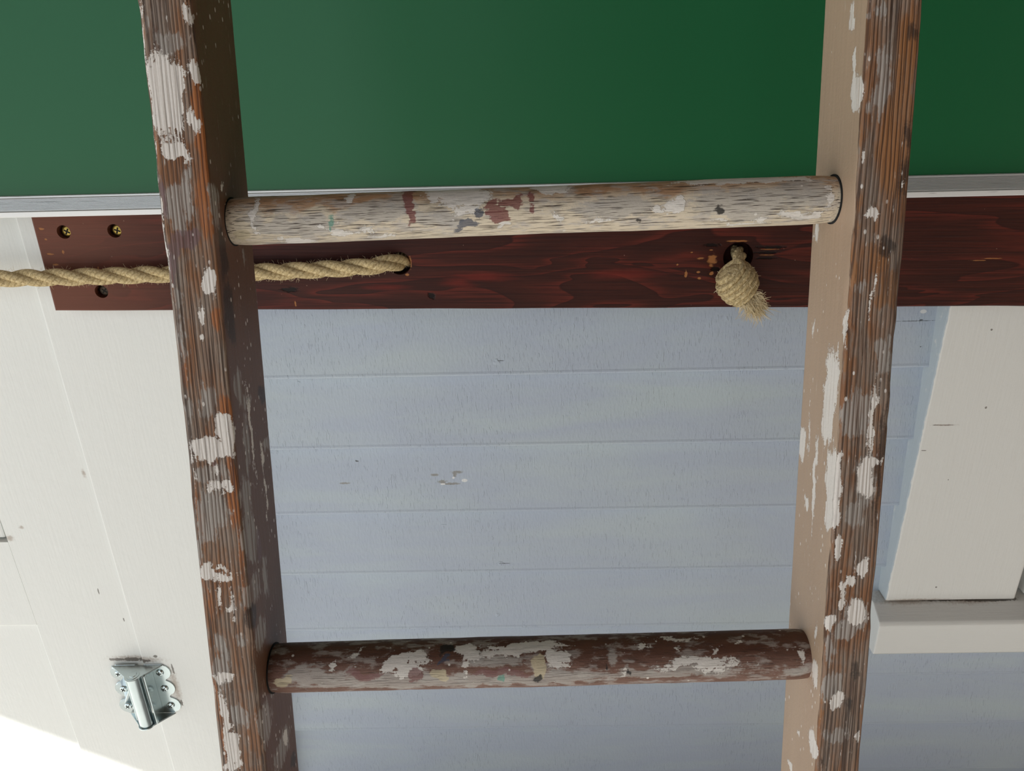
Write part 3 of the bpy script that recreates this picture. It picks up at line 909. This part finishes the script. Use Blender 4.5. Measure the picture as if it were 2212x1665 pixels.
RIGHT_PAINT = [
    ('white',-8.0,1351.8,6.8,11.4,0), ('white',-14.3,1367.6,3.2,5.6,0), ('white',-21.5,1392.9,3.9,7.6,0), ('grey',-0.2,1388.4,2.0,3.3,0), ('grey',6.4,1392.4,3.5,3.3,0),
    ('grey',11.4,1359.3,3.3,12.0,0), ('grey',8.9,1346.4,5.1,9.7,0), ('orange',0.1,1380.9,2.0,4.2,0), ('orange',22.9,1354.8,5.6,36.7,0), ('orange',-0.3,1321.9,1.3,11.2,0),
    ('orange',20.0,1321.4,9.7,27.6,0), ('dark',26.8,1328.4,2.3,5.4,0), ('dark',25.1,1306.1,2.8,10.1,0), ('dark',18.5,1266.6,5.3,5.2,0), ('dark',26.4,1381.2,2.2,2.3,0),
    ('white',1.9,1316.4,1.0,2.5,0), ('white',23.3,1309.2,0.6,1.5,0), ('white',24.8,1302.3,0.8,2.0,0), ('white',9.9,1283.6,2.9,3.3,0), ('orange',1.4,1285.8,2.1,15.5,0),
    ('orange',0.6,1259.9,2.1,13.2,0), ('white',-56.9,1273.6,3.9,5.8,0), ('white',-17.6,1175.4,10.4,30.7,0), ('white',-6.0,1125.3,9.4,18.5,0), ('white',-4.6,1102.8,7.5,8.6,0),
    ('white',-32.9,1116.1,2.7,30.2,0), ('white',-47.2,1149.6,1.2,14.0,0), ('white',-57.8,1132.5,5.0,10.7,0), ('white',-42.5,1097.6,3.2,4.3,0), ('white',-51.6,1214.5,1.2,6.5,0),
    ('white',-3.6,1218.8,2.6,8.1,0), ('orange',0.3,1200.6,1.6,6.7,0), ('orange',-0.0,1213.0,1.9,5.5,0), ('white',13.4,1239.5,0.8,9.7,0), ('grey',5.8,1241.5,1.9,3.7,0),
    ('orange',23.0,1243.0,5.9,12.9,0), ('orange',15.1,1259.6,5.3,10.6,0), ('grey',24.1,1204.0,4.6,10.6,0), ('grey',10.0,1168.9,9.4,13.2,0), ('white',19.0,1166.5,2.2,19.0,0),
    ('white',22.1,1139.5,7.2,3.5,-20), ('white',18.7,1128.7,4.5,13.4,0), ('grey',18.8,1127.0,6.2,17.9,0), ('grey',12.5,1104.4,5.7,9.1,0), ('dark',27.4,1143.2,1.7,35.5,0),
    ('orange',27.9,1128.9,1.4,6.5,0), ('white',0.8,1106.7,2.5,12.1,0), ('white',3.0,1081.7,2.6,6.8,0), ('white',19.8,1069.1,2.6,4.4,0), ('white',13.6,1059.8,4.3,2.2,35),
    ('white',9.1,1049.5,1.7,7.6,0), ('white',18.6,1041.2,5.5,7.7,0), ('grey',18.7,1039.3,7.6,9.6,0), ('white',2.0,1033.1,3.2,4.8,0), ('white',-15.0,1017.6,1.5,8.0,0),
    ('grey',2.5,1014.4,3.2,10.5,0), ('grey',12.5,1028.1,8.2,5.8,0), ('dark',19.4,1000.1,2.7,4.6,0), ('dark',18.6,972.5,2.4,4.7,0), ('dark',3.1,930.9,1.8,2.8,0),
    ('white',10.5,977.3,4.5,5.4,0), ('grey',7.1,988.0,5.9,10.0,0), ('white',-12.4,990.6,4.4,8.6,0), ('grey',12.1,952.2,7.8,3.4,0), ('white',26.1,951.0,1.8,4.1,0),
    ('white',-7.8,940.4,7.3,9.4,0), ('orange',1.4,975.1,1.5,4.7,0), ('orange',1.5,962.6,1.5,4.8,0), ('white',-32.3,928.8,2.1,4.0,0), ('white',-46.0,893.7,4.4,4.8,0),
    ('orange',30.1,1077.3,1.7,18.7,0), ('orange',29.9,960.9,1.8,17.1,0),
]
UPPER_PAINT = [
    ('orange',-134.3,10.7,30.7,5.1,0), ('orange',-95.6,13.4,33.5,4.4,0), ('orange',34.6,16.1,24.7,5.7,0), ('orange',80.9,10.4,16.3,3.7,0), ('grey',-134.6,-5.3,24.9,7.3,0),
    ('white',-159.0,4.7,2.2,15.9,0), ('cream',-168.8,-10.3,5.5,5.6,0), ('grey',-89.7,2.2,19.3,6.2,0), ('white',-102.6,15.2,2.8,3.7,0), ('red',-67.7,12.8,2.2,8.9,0),
    ('red',-65.9,3.5,2.5,5.1,0), ('red',-64.5,-3.2,2.2,4.5,0), ('teal',-114.0,-2.2,1.1,5.6,0), ('white',-111.4,-0.5,1.9,1.3,0), ('white',-107.9,-11.1,5.6,2.7,0),
    ('white',-118.3,-6.7,3.9,0.9,-20), ('white',-92.0,-7.8,3.9,1.0,30), ('white',-83.0,-13.3,7.8,2.3,0), ('white',-38.6,13.3,19.3,8.5,0), ('white',-32.6,1.3,9.3,3.8,0),
    ('grey',-48.4,-2.4,16.5,5.0,0), ('grey',-70.3,6.1,8.3,6.2,0), ('blue',-33.0,-7.9,8.3,2.9,0), ('blue',-23.6,-1.0,2.7,3.3,0), ('red',-11.8,-2.7,6.6,5.0,0),
    ('red',-6.9,6.9,8.2,3.1,0), ('red',5.6,4.2,1.4,7.0,0), ('red',-17.4,5.0,3.3,4.1,0), ('white',-10.1,-9.9,3.3,2.1,0), ('white',20.4,-2.7,2.7,2.7,0),
    ('white',18.0,15.6,11.0,6.2,0), ('white',126.8,16.7,32.3,5.0,0), ('white',156.1,14.2,16.1,3.7,0), ('white',90.6,1.0,4.1,4.6,0), ('white',81.7,-1.9,4.6,1.9,0),
    ('dark',116.6,-5.6,2.2,2.9,0), ('dark',114.8,-3.5,1.1,3.3,-30), ('white',180.7,1.2,2.2,6.7,0), ('white',175.4,-10.1,3.9,2.9,0), ('white',163.2,-8.2,8.3,2.9,0),
    ('white',142.2,-9.7,3.9,1.7,0), ('white',127.3,-14.1,16.9,1.5,0), ('grey',129.5,-0.9,27.2,8.5,0), ('grey',167.4,4.1,13.5,9.0,0), ('grey',56.0,-0.8,21.9,7.0,0),
    ('dark',70.7,-11.6,2.2,1.2,0), ('white',45.3,-8.3,6.9,1.6,0), ('white',-137.7,-18.4,11.0,3.9,0),
]
LOWER_PAINT = [
    ('grey',-136.6,0.8,18.8,6.2,0), ('grey',-44.9,-3.7,105.7,5.9,0), ('red',-110.2,3.2,12.5,3.1,0), ('red',-19.9,2.1,18.6,3.2,0), ('cream',-165.8,-0.1,6.9,4.2,0),
    ('white',-132.4,11.3,2.8,3.3,0), ('white',-117.2,15.8,5.1,1.3,35), ('white',-89.4,10.7,8.1,6.0,0), ('white',-94.6,6.2,4.4,4.2,0), ('white',-74.4,11.8,6.9,4.5,0),
    ('white',-81.5,3.7,9.3,3.7,0), ('red',-75.9,1.2,5.0,3.7,0), ('cream',-61.3,1.8,5.3,3.9,0), ('dark',-56.2,17.0,5.7,3.4,0), ('blue',-58.8,10.4,5.0,1.8,0),
    ('white',-41.8,16.5,8.8,5.0,0), ('white',-44.1,4.8,1.6,5.6,0), ('grey',-24.8,11.4,18.7,4.2,0), ('white',-26.1,17.0,9.4,1.7,0), ('white',-2.6,18.7,25.0,4.0,0),
    ('cream',5.9,4.2,4.3,6.9,0), ('dark',3.9,-2.0,3.1,2.3,0), ('teal',-17.9,-3.2,1.6,2.0,0), ('white',6.2,17.7,12.5,3.8,0), ('white',18.7,10.3,9.3,4.8,0),
    ('grey',20.7,0.5,8.7,4.1,0), ('dark',50.4,4.1,0.9,2.4,0), ('orange',45.3,6.6,7.7,3.0,0), ('grey',55.3,9.4,3.1,4.1,0), ('white',76.9,15.5,3.7,1.9,0),
    ('white',99.6,13.9,3.1,1.5,0), ('white',140.9,19.1,2.2,1.8,0), ('white',124.7,12.1,3.1,1.2,25), ('white',101.0,22.4,12.4,1.3,0), ('white',113.3,4.9,23.9,3.0,0),
    ('white',115.4,0.1,7.7,2.0,0), ('white',125.0,-0.8,5.5,1.8,0), ('grey',93.9,-1.6,49.3,3.7,0), ('white',180.9,9.2,1.8,3.8,0), ('grey',176.6,-2.1,7.7,4.6,0),
    ('white',62.8,-2.0,1.9,2.6,0), ('dark',65.9,-2.3,1.5,1.5,0), ('orange',141.4,12.3,18.4,3.6,0), ('orange',-89.0,17.5,19.0,2.8,0), ('grey',-154.0,4.4,9.4,6.3,0),
]


_WARP = {}
def warp(q, s):
    key = (len(q), float(q[0]), float(s[0]), float(q.sum()))
    if key not in _WARP:
        wq = np.empty(len(q)); ws = np.empty(len(q))
        for i, (a, b) in enumerate(zip(q, s)):
            wq[i] = mnoise._at(a / 8.0, b / 11.0, 2.0, 0) * 2.4 + mnoise._at(a / 2.6, b / 4.0, 7.0, 1) * 1.1
            ws[i] = mnoise._at(a / 8.0, b / 11.0, 2.0, 2) * 3.4 + mnoise._at(a / 2.6, b / 4.0, 7.0, 3) * 1.5
        _WARP[key] = (q + wq, s + ws)
    return _WARP[key]

def field(q, s, lst, layer):
    """rough signed distance (mm, positive inside) to the union of a layer's marks"""
    out = np.full(q.shape, -12.0, dtype=np.float32)
    q, s = warp(q, s)
    for (l, cq, cs, rq, rs, rot) in lst:
        if l != layer:
            continue
        a = math.radians(rot)
        dq, ds = q - cq, s - cs
        if rot:
            dq, ds = dq * math.cos(a) + ds * math.sin(a), -dq * math.sin(a) + ds * math.cos(a)
        rq_, rs_ = max(rq, 0.5), max(rs, 0.5)
        d = (1 - (np.abs(dq / rq_) ** 2.6 + np.abs(ds / rs_) ** 2.6) ** (1 / 2.6)) * min(rq_, rs_, 6.0)
        out = np.maximum(out, d)
    return out

LAYERS = ('white', 'grey', 'orange', 'dark', 'red', 'blue', 'teal', 'cream')

def layer_mask(m, name, streak, fine, amp_s, amp_f, soft=0.35):
    v = m.attr(name)
    v = m.math('ADD', v, centred(m, streak, amp_s))
    v = m.math('ADD', v, centred(m, fine, amp_f))
    return m.step(v, -soft, soft)

def stile_material(name, tone_a, tone_b, or_a, or_b, or_amt):
    m = Mat(name, rough=0.6, spec=0.4)
    p = m.obj()
    side = m.attr('inner_side')                                   # millimetres past the inner corner
    g1 = m.noise(m.scale(p, (620, 620, 9)), 1.0, 3.0, 0.55, 0.25)   # weathered growth rings
    g2 = m.noise(m.scale(p, (1500, 1500, 40)), 1.0, 3.0, 0.6)
    big = m.noise(m.scale(p, (60, 60, 11)), 1.0, 4.0, 0.6)
    patch = m.noise(m.scale(p, (110, 110, 36)), 1.0, 5.0, 0.62)
    fine = m.noise(p, 620, 4.0, 0.65)
    streak = m.noise(m.scale(p, (700, 700, 45)), 1.0, 4.0, 0.6)
    mid = m.noise(m.scale(p, (260, 260, 110)), 1.0, 5.0, 0.68)
    wood = m.ramp(big, [(0.30, lin(120, 80, 54)), (0.45, lin(146, 102, 70)), (0.55, lin(142, 118, 100)), (0.70, lin(110, 84, 70))])
    wood = m.mix(m.math('MULTIPLY', m.step(patch, 0.46, 0.62), 0.60), wood, lin(150, 138, 126))
    px_, py_, pz_ = m.xyz(p)
    ph = m.math('ADD', m.math('MULTIPLY', m.math('ADD', px_, m.math('MULTIPLY', py_, 0.35)), 2 * math.pi / 0.0025),
                m.math('MULTIPLY', m.noise(m.scale(p, (48, 48, 6)), 1.0, 3.0, 0.55), 26.0))
    ring = m.math('SINE', ph)
    groove = m.math('MAXIMUM', m.step(g1, 0.45, 0.36), m.math('MULTIPLY', m.step(g2, 0.42, 0.34), 0.6))
    groove = m.math('MAXIMUM', groove, m.math('MULTIPLY', m.step(ring, -0.25, -0.9), 0.85))
    wood = m.mix(m.math('MULTIPLY', groove, 0.82), wood, lin(50, 33, 24))
    wood = m.mix(m.math('MULTIPLY', m.step(g2, 0.55, 0.75), 0.25), wood, lin(170, 140, 110))
    of = layer_mask(m, 'orange', streak, fine, 5.0, 1.6, 0.8)
    wood = m.mix(m.math('MULTIPLY', of, or_amt), wood, m.mix(groove, or_a, or_b))
    # inner faces carry old taupe brown paint
    tp = m.mix(m.noise(m.scale(p, (40, 40, 12)), 1.0, 4.0), tone_a, tone_b)
    ts = m.step(m.math('ADD', side, m.math('ADD', centred(m, streak, 7.0), centred(m, big, 5.0))), 0.6, 2.2)
    c = m.mix(ts, wood, tp)
    gf = layer_mask(m, 'grey', streak, mid, 8.0, 10.0, 0.7)
    gcol = m.mix(big, lin(184, 178, 171), lin(156, 150, 143))
    gthin = m.math('MULTIPLY', gf, m.math('SUBTRACT', 0.82, m.math('MULTIPLY', groove, 0.72)))
    c = m.mix(gthin, c, gcol)
    rf = layer_mask(m, 'red', streak, fine, 4.5, 2.4, 0.6)
    c = m.mix(m.math('MULTIPLY', rf, m.math('SUBTRACT', 0.75, m.math('MULTIPLY', groove, 0.45))), c, lin(112, 88, 92))
    df = layer_mask(m, 'dark', streak, fine, 7.0, 4.0, 1.2)
    c = m.mix(m.math('MULTIPLY', df, 0.72), c, lin(40, 33, 30))
    # spatter
    cell = m.node('ShaderNodeTexVoronoi', {'Vector': m.scale(p, (1, 1, 0.55)), 'Scale': 260.0})
    rnd = m.node('ShaderNodeSeparateColor', {0: cell.outputs['Color']}).outputs[0]
    sp = m.math('MULTIPLY', m.step(cell.outputs['Distance'], 0.24, 0.16), m.math('MULTIPLY', m.step(rnd, 0.66, 0.68), m.step(m.noise(p, 38, 2.0), 0.50, 0.60)))
    scr = m.noise(m.scale(p, (420, 420, 60)), 1.0, 3.0, 0.7)
    scratch = m.math('MULTIPLY', m.step(scr, 0.645, 0.69), m.math('MULTIPLY', m.step(patch, 0.42, 0.54), m.math('SUBTRACT', 1.0, m.math('MULTIPLY', ts, 0.7))))
    wf = layer_mask(m, 'white', m.math('ADD', streak, m.math('SUBTRACT', fine, 0.5)), mid, 4.0, 5.0, 0.25)
    worn = m.math('MULTIPLY', wf, m.math('SUBTRACT', 1.0, m.math('MULTIPLY', m.step(g1, 0.41, 0.33), 0.55)))
    wmask = m.math('MAXIMUM', worn, m.math('MAXIMUM', m.math('MULTIPLY', sp, 0.9), m.math('MULTIPLY', scratch, 0.75)))
    wcol = m.mix(fine, lin(236, 229, 221), lin(220, 212, 204))
    c = m.mix(wmask, c, wcol)
    m.color(c)
    onwood = m.math('SUBTRACT', 1.0, m.math('MULTIPLY', ts, 0.9))
    h = m.math('MULTIPLY', m.math('MULTIPLY', m.math('ADD', g1, m.math('MULTIPLY', ring, 0.16)), onwood), 1.5)
    h = m.math('ADD', h, m.math('MULTIPLY', m.math('MULTIPLY', g2, onwood), 0.35))
    h = m.math('ADD', h, m.math('MULTIPLY', wmask, 0.30))
    h = m.math('ADD', h, m.math('MULTIPLY', gf, 0.12))
    h = m.math('ADD', h, m.math('MULTIPLY', fine, 0.16))
    m.bump(h, 0.75, 0.0011)
    m.rough(m.math('SUBTRACT', 0.66, m.math('MULTIPLY', ts, 0.22)))
    return m
M_stile_l = stile_material('stile_with_dark_brown_side', lin(112, 80, 62), lin(98, 68, 52), lin(170, 102, 50), lin(92, 50, 26), 0.8)
M_stile_r = stile_material('stile_with_taupe_side', lin(186, 160, 136), lin(170, 145, 122), lin(154, 104, 60), lin(72, 46, 30), 0.7)

def rung_material(name, base_a, base_b, top, pores, pore_amt, greyness, red=lin(122, 62, 58)):
    m = Mat(name, rough=0.58, spec=0.4)
    p = m.obj()
    rd = m.attr('round_mm')                                        # millimetres round the rung, + is upward
    big = m.noise(m.scale(p, (16, 90, 90)), 1.0, 4.0, 0.6)
    patch = m.noise(m.scale(p, (60, 150, 150)), 1.0, 5.0, 0.62)
    fine = m.noise(p, 640, 4.0, 0.65)
    streak = m.noise(m.scale(p, (60, 600, 600)), 1.0, 4.0, 0.6)
    c = m.mix(big, base_a, base_b)
    top_shade = m.step(m.math('ADD', rd, m.math('ADD', centred(m, big, 14.0), centred(m, streak, 8.0))), 5.0, 13.0)
    c = m.mix(m.math('MULTIPLY', top_shade, 0.75), c, top)  # browner top: shade on the upper side painted into the wood colour
    of = layer_mask(m, 'orange', streak, fine, 7.0, 2.0, 1.2)
    c = m.mix(m.math('MULTIPLY', of, 0.7), c, top)
    gm = m.math('MULTIPLY', m.step(patch, 0.50, 0.62), greyness)
    c = m.mix(gm, c, lin(184, 176, 168))
    gf = layer_mask(m, 'grey', streak, fine, 7.0, 3.0, 0.9)
    c = m.mix(m.math('MULTIPLY', gf, 0.72), c, lin(176, 170, 162))
    por = m.noise(m.scale(p, (70, 2200, 2200)), 1.0, 2.0, 0.5)
    pm = m.math('MULTIPLY', m.step(por, 0.575, 0.65), pore_amt)
    c = m.mix(m.math('MULTIPLY', layer_mask(m, 'cream', streak, fine, 4.0, 2.0, 0.4), 0.9), c, lin(196, 182, 152))
    scr = m.noise(m.scale(p, (260, 420, 420)), 1.0, 3.0, 0.7)
    scratch = m.math('MULTIPLY', m.step(scr, 0.665, 0.71), m.step(patch, 0.42, 0.52))
    mid = m.noise(m.scale(p, (150, 260, 260)), 1.0, 5.0, 0.68)
    wf = layer_mask(m, 'white', m.math('ADD', streak, m.math('SUBTRACT', fine, 0.5)), mid, 4.5, 5.0, 0.3)
    wm = m.math('MAXIMUM', m.math('MULTIPLY', wf, 0.92), m.math('MULTIPLY', scratch, 0.65))
    c = m.mix(wm, c, m.mix(fine, lin(236, 230, 222), lin(216, 210, 202)))
    c = m.mix(m.math('MULTIPLY', pm, m.math('SUBTRACT', 1.0, m.math('MULTIPLY', wm, 0.75))), c, pores)
    c = m.mix(m.math('MULTIPLY', layer_mask(m, 'red', streak, fine, 3.0, 2.2, 0.3), 0.85), c, red)
    c = m.mix(m.math('MULTIPLY', layer_mask(m, 'blue', streak, fine, 3.5, 3.4, 0.4), 0.8), c, lin(58, 68, 88))
    c = m.mix(m.math('MULTIPLY', layer_mask(m, 'teal', streak, fine, 2.0, 2.0, 0.3), 0.8), c, lin(96, 150, 132))
    c = m.mix(m.math('MULTIPLY', layer_mask(m, 'dark', streak, fine, 2.5, 2.0, 0.4), 0.92), c, lin(30, 26, 24))
    cell = m.node('ShaderNodeTexVoronoi', {'Vector': p, 'Scale': 150.0})
    rnd = m.node('ShaderNodeSeparateColor', {0: cell.outputs['Color']}).outputs[0]
    sp = m.math('MULTIPLY', m.step(cell.outputs['Distance'], 0.17, 0.10), m.step(rnd, 0.80, 0.82))
    c = m.mix(m.math('MULTIPLY', sp, 0.85), c, lin(224, 218, 208))
    m.color(c)
    h = m.math('ADD', m.math('MULTIPLY', wm, 0.5), m.math('MULTIPLY', fine, 0.3))
    h = m.math('SUBTRACT', h, m.math('MULTIPLY', pm, 0.7))
    h = m.math('ADD', h, m.math('MULTIPLY', streak, 0.5))
    m.bump(h, 0.7, 0.0010)
    return m
M_rung_pale = rung_material('weathered_pale_rung', lin(218, 203, 178), lin(204, 191, 170), lin(172, 130, 94), lin(56, 42, 32), 0.90, 0.70)
M_rung_dark = rung_material('brown_stained_rung', lin(108, 72, 54), lin(128, 98, 86), lin(84, 50, 34), lin(44, 30, 24), 0.50, 0.55, lin(126, 88, 84))

LEAN = math.radians(12.44)
ladder = empty('ladder', (0.0, -0.8370, 0.0), (-LEAN, 0, 0))
tag(ladder, 'old wooden ladder with paint-splashed stiles and round rungs leaning on the wall', 'ladder')
LAD_LEN, DEPTH = 3.52, 0.0655

def stile(xin, xout, marks, seed, mat):
    """a stile with worn rounded corners; fine mesh where it is seen close"""
    sg = 1 if xout > xin else -1
    w = abs(xout - xin)
    rc = 0.0028
    # cross-section: (across from the inner corner outward, depth back, unrolled mm, millimetres past the corner)
    sec = []
    nf, ns = 26, 46
    for i in range(ns):                         # inner face, from the back to the front
        d = DEPTH - rc - (DEPTH - 2 * rc) * i / (ns - 1)
        sec.append((0.0, d, -d * 1000))
    for i in range(1, 6):                       # inner front corner
        a = math.pi / 2 * i / 6
        sec.append((rc - rc * math.cos(a), rc - rc * math.sin(a), (-rc + 2 * rc * i / 6) * 1000))
    for i in range(nf):
        q = rc + (w - 2 * rc) * i / (nf - 1)
        sec.append((q, 0.0, q * 1000))
    for i in range(1, 6):
        a = math.pi / 2 * i / 6
        sec.append((w - rc + rc * math.sin(a), rc - rc * math.cos(a), (w - rc + 2 * rc * i / 6) * 1000))
    for i in range(6):
        d = rc + (DEPTH - 2 * rc) * i / 5
        sec.append((w, d, (w + d) * 1000))
    sec.append((w - rc * 0.3, DEPTH - rc * 0.3, (w + DEPTH) * 1000))
    for i in range(4):
        q = w - rc - (w - 2 * rc) * i / 3
        sec.append((q, DEPTH, (w + DEPTH + w - q) * 1000))
    sec.append((rc * 0.3, DEPTH - rc * 0.3, (2 * w + DEPTH) * 1000))
    zs = list(np.arange(0.0, 0.84, 0.03)) + list(np.arange(0.84, 1.48, 0.0018)) + list(np.arange(1.48, LAD_LEN, 0.03)) + [LAD_LEN]
    n, R = len(sec), len(zs)
    S = np.array(sec)
    V = []
    for z in zs:
        fz = z
        for (q, d, u) in sec:
            front = max(0.0, 1 - abs(u) / 7.0)                # worn inner corner
            outer = max(0.0, 1 - abs(u - w * 1000) / 5.0)
            back = max(0.0, 1 - abs(u + DEPTH * 1000) / 4.0)
            k1 = mnoise.noise(Vector((fz * 22, seed, 0.3))) + 0.6 * mnoise.noise(Vector((fz * 75, seed, 1.3)))
            k2 = mnoise.noise(Vector((fz * 20, seed + 5, 0.3))) + 0.5 * mnoise.noise(Vector((fz * 80, seed + 5, 1.3)))
            bow = 0.0006 * mnoise.noise(Vector((fz * 3, seed, 9)))
            dq = front * max(0, k1) * 0.0016 - outer * max(0, k2) * 0.0012 + bow
            dd = front * max(0, k1) * 0.0012 + outer * max(0, k2) * 0.001 - back * max(0, k2) * 0.0012
            V.append((xin + sg * (q + dq), d + dd, z + (d * math.tan(LEAN) if z < 0.001 else 0.0)))   # feet cut level
    F = []
    for i in range(R - 1):
        for k in range(n):
            j = (k + 1) % n
            f = (i * n + k, i * n + j, (i + 1) * n + j, (i + 1) * n + k)
            F.append(f if sg > 0 else f[::-1])
    b = tuple(range(n)); t = tuple((R - 1) * n + k for k in range(n))
    F.append(b[::-1] if sg > 0 else b); F.append(t if sg > 0 else t[::-1])
    me = bpy.data.meshes.new('stile')
    me.from_pydata(V, [], F)
    me.update()
    q = np.tile(S[:, 2], R)
    s = np.repeat(np.array(zs) * 1000, n)
    for l in ('white', 'grey', 'orange', 'dark', 'red'):
        a = me.attributes.new(l, 'FLOAT', 'POINT')
        a.data.foreach_set('value', field(q, s, marks, l).astype(np.float32))
    a = me.attributes.new('inner_side', 'FLOAT', 'POINT')
    side = -q.copy()
    side[q > w * 1000 + 3] = q[q > w * 1000 + 3] - w * 1000      # outer and back faces are painted too
    a.data.foreach_set('value', side.astype(np.float32))
    return link('stile', me, mat, ladder, True)
stile(-0.1773, -0.2077, LEFT_PAINT_RIM, 1.0, M_stile_l)
stile(0.1887, 0.2184, RIGHT_PAINT, 4.0, M_stile_r)

def rung_mesh(r, marks, seed, x0=-0.1805, x1=0.1915, fine=True):
    nx, na = (210, 64) if fine else (40, 20)
    V, Q, S = [], [], []
    for i in range(nx + 1):
        x = x0 + (x1 - x0) * i / nx
        e = min(x - (-0.1773), 0.1887 - x)
        rr = r * (1 - 0.05 * max(0.0, 1 - max(0, e) / 0.012) ** 2)
        for k in range(na):
            a = 2 * math.pi * k / na - math.pi
            nn = mnoise.noise(Vector((x * 9, seed, math.cos(a) * 0.6))) * 0.00035 + mnoise.noise(Vector((x * 60, math.sin(a) * 2, seed))) * 0.00018
            V.append((x, -(rr + nn) * math.cos(a), (rr + nn) * math.sin(a)))
            Q.append(x * 1000); S.append(a * r * 1000)
    F = []
    for i in range(nx):
        for k in range(na):
            j = (k + 1) % na
            F.append((i * na + k, (i + 1) * na + k, (i + 1) * na + j, i * na + j))
    F.append(tuple(range(na))); F.append(tuple(nx * na + k for k in range(na))[::-1])
    me = bpy.data.meshes.new('rung')
    me.from_pydata(V, [], F)
    me.update()
    Q, S = np.array(Q), np.array(S)
    for l in LAYERS:
        a = me.attributes.new(l, 'FLOAT', 'POINT')
        a.data.foreach_set('value', field(Q, S, marks, l).astype(np.float32))
    a = me.attributes.new('round_mm', 'FLOAT', 'POINT')
    a.data.foreach_set('value', S.astype(np.float32))
    return me
TILT_R = -0.0150
r_up = link('rung', rung_mesh(0.0143, UPPER_PAINT, 2.0), M_rung_pale, ladder, True, loc=(0, 0.0325, 1.2916), rot=(0, TILT_R, 0))
r_up['label'] = 'weathered pale rung with maroon and white paint marks'
r_lo = link('rung', rung_mesh(0.0166, LOWER_PAINT, 6.0), M_rung_dark, ladder, True, loc=(0, 0.0325, 0.9883), rot=(0, TILT_R, 0))
r_lo['label'] = 'brown rung with grey and white paint patches'
for rz, rr, rs in ((1.2916, 0.0143, 1), (0.9883, 0.0166, 1)):          # black discs painting the gap shadow where the rungs enter the stiles
    for sx, xx in ((1, -0.1773), (-1, 0.1887)):
        k_ = link('rung_gap_shade', lathe_mesh([(rr * 0.97 + 0.0009, -0.0004), (rr * 0.97 + 0.0009, 0.0005)], 40), M_black, ladder, False,
                  loc=(xx, 0.0325, rz - xx * TILT_R), rot=(0, math.pi / 2, 0))
spare = rung_mesh(0.0152, UPPER_PAINT, 8.0, fine=False)
spare.materials.append(M_rung_dark.m)
for p in spare.polygons:
    p.use_smooth = True
for z in [0.080, 0.382, 0.685] + [1.595 + 0.303 * i for i in range(6)]:
    o = bpy.data.objects.new('rung', spare)
    COL.objects.link(o)
    o.parent = ladder
    o.location = (0, 0.0325, z)
    o.rotation_euler = (math.radians(random.uniform(-40, 40)), TILT_R, 0)
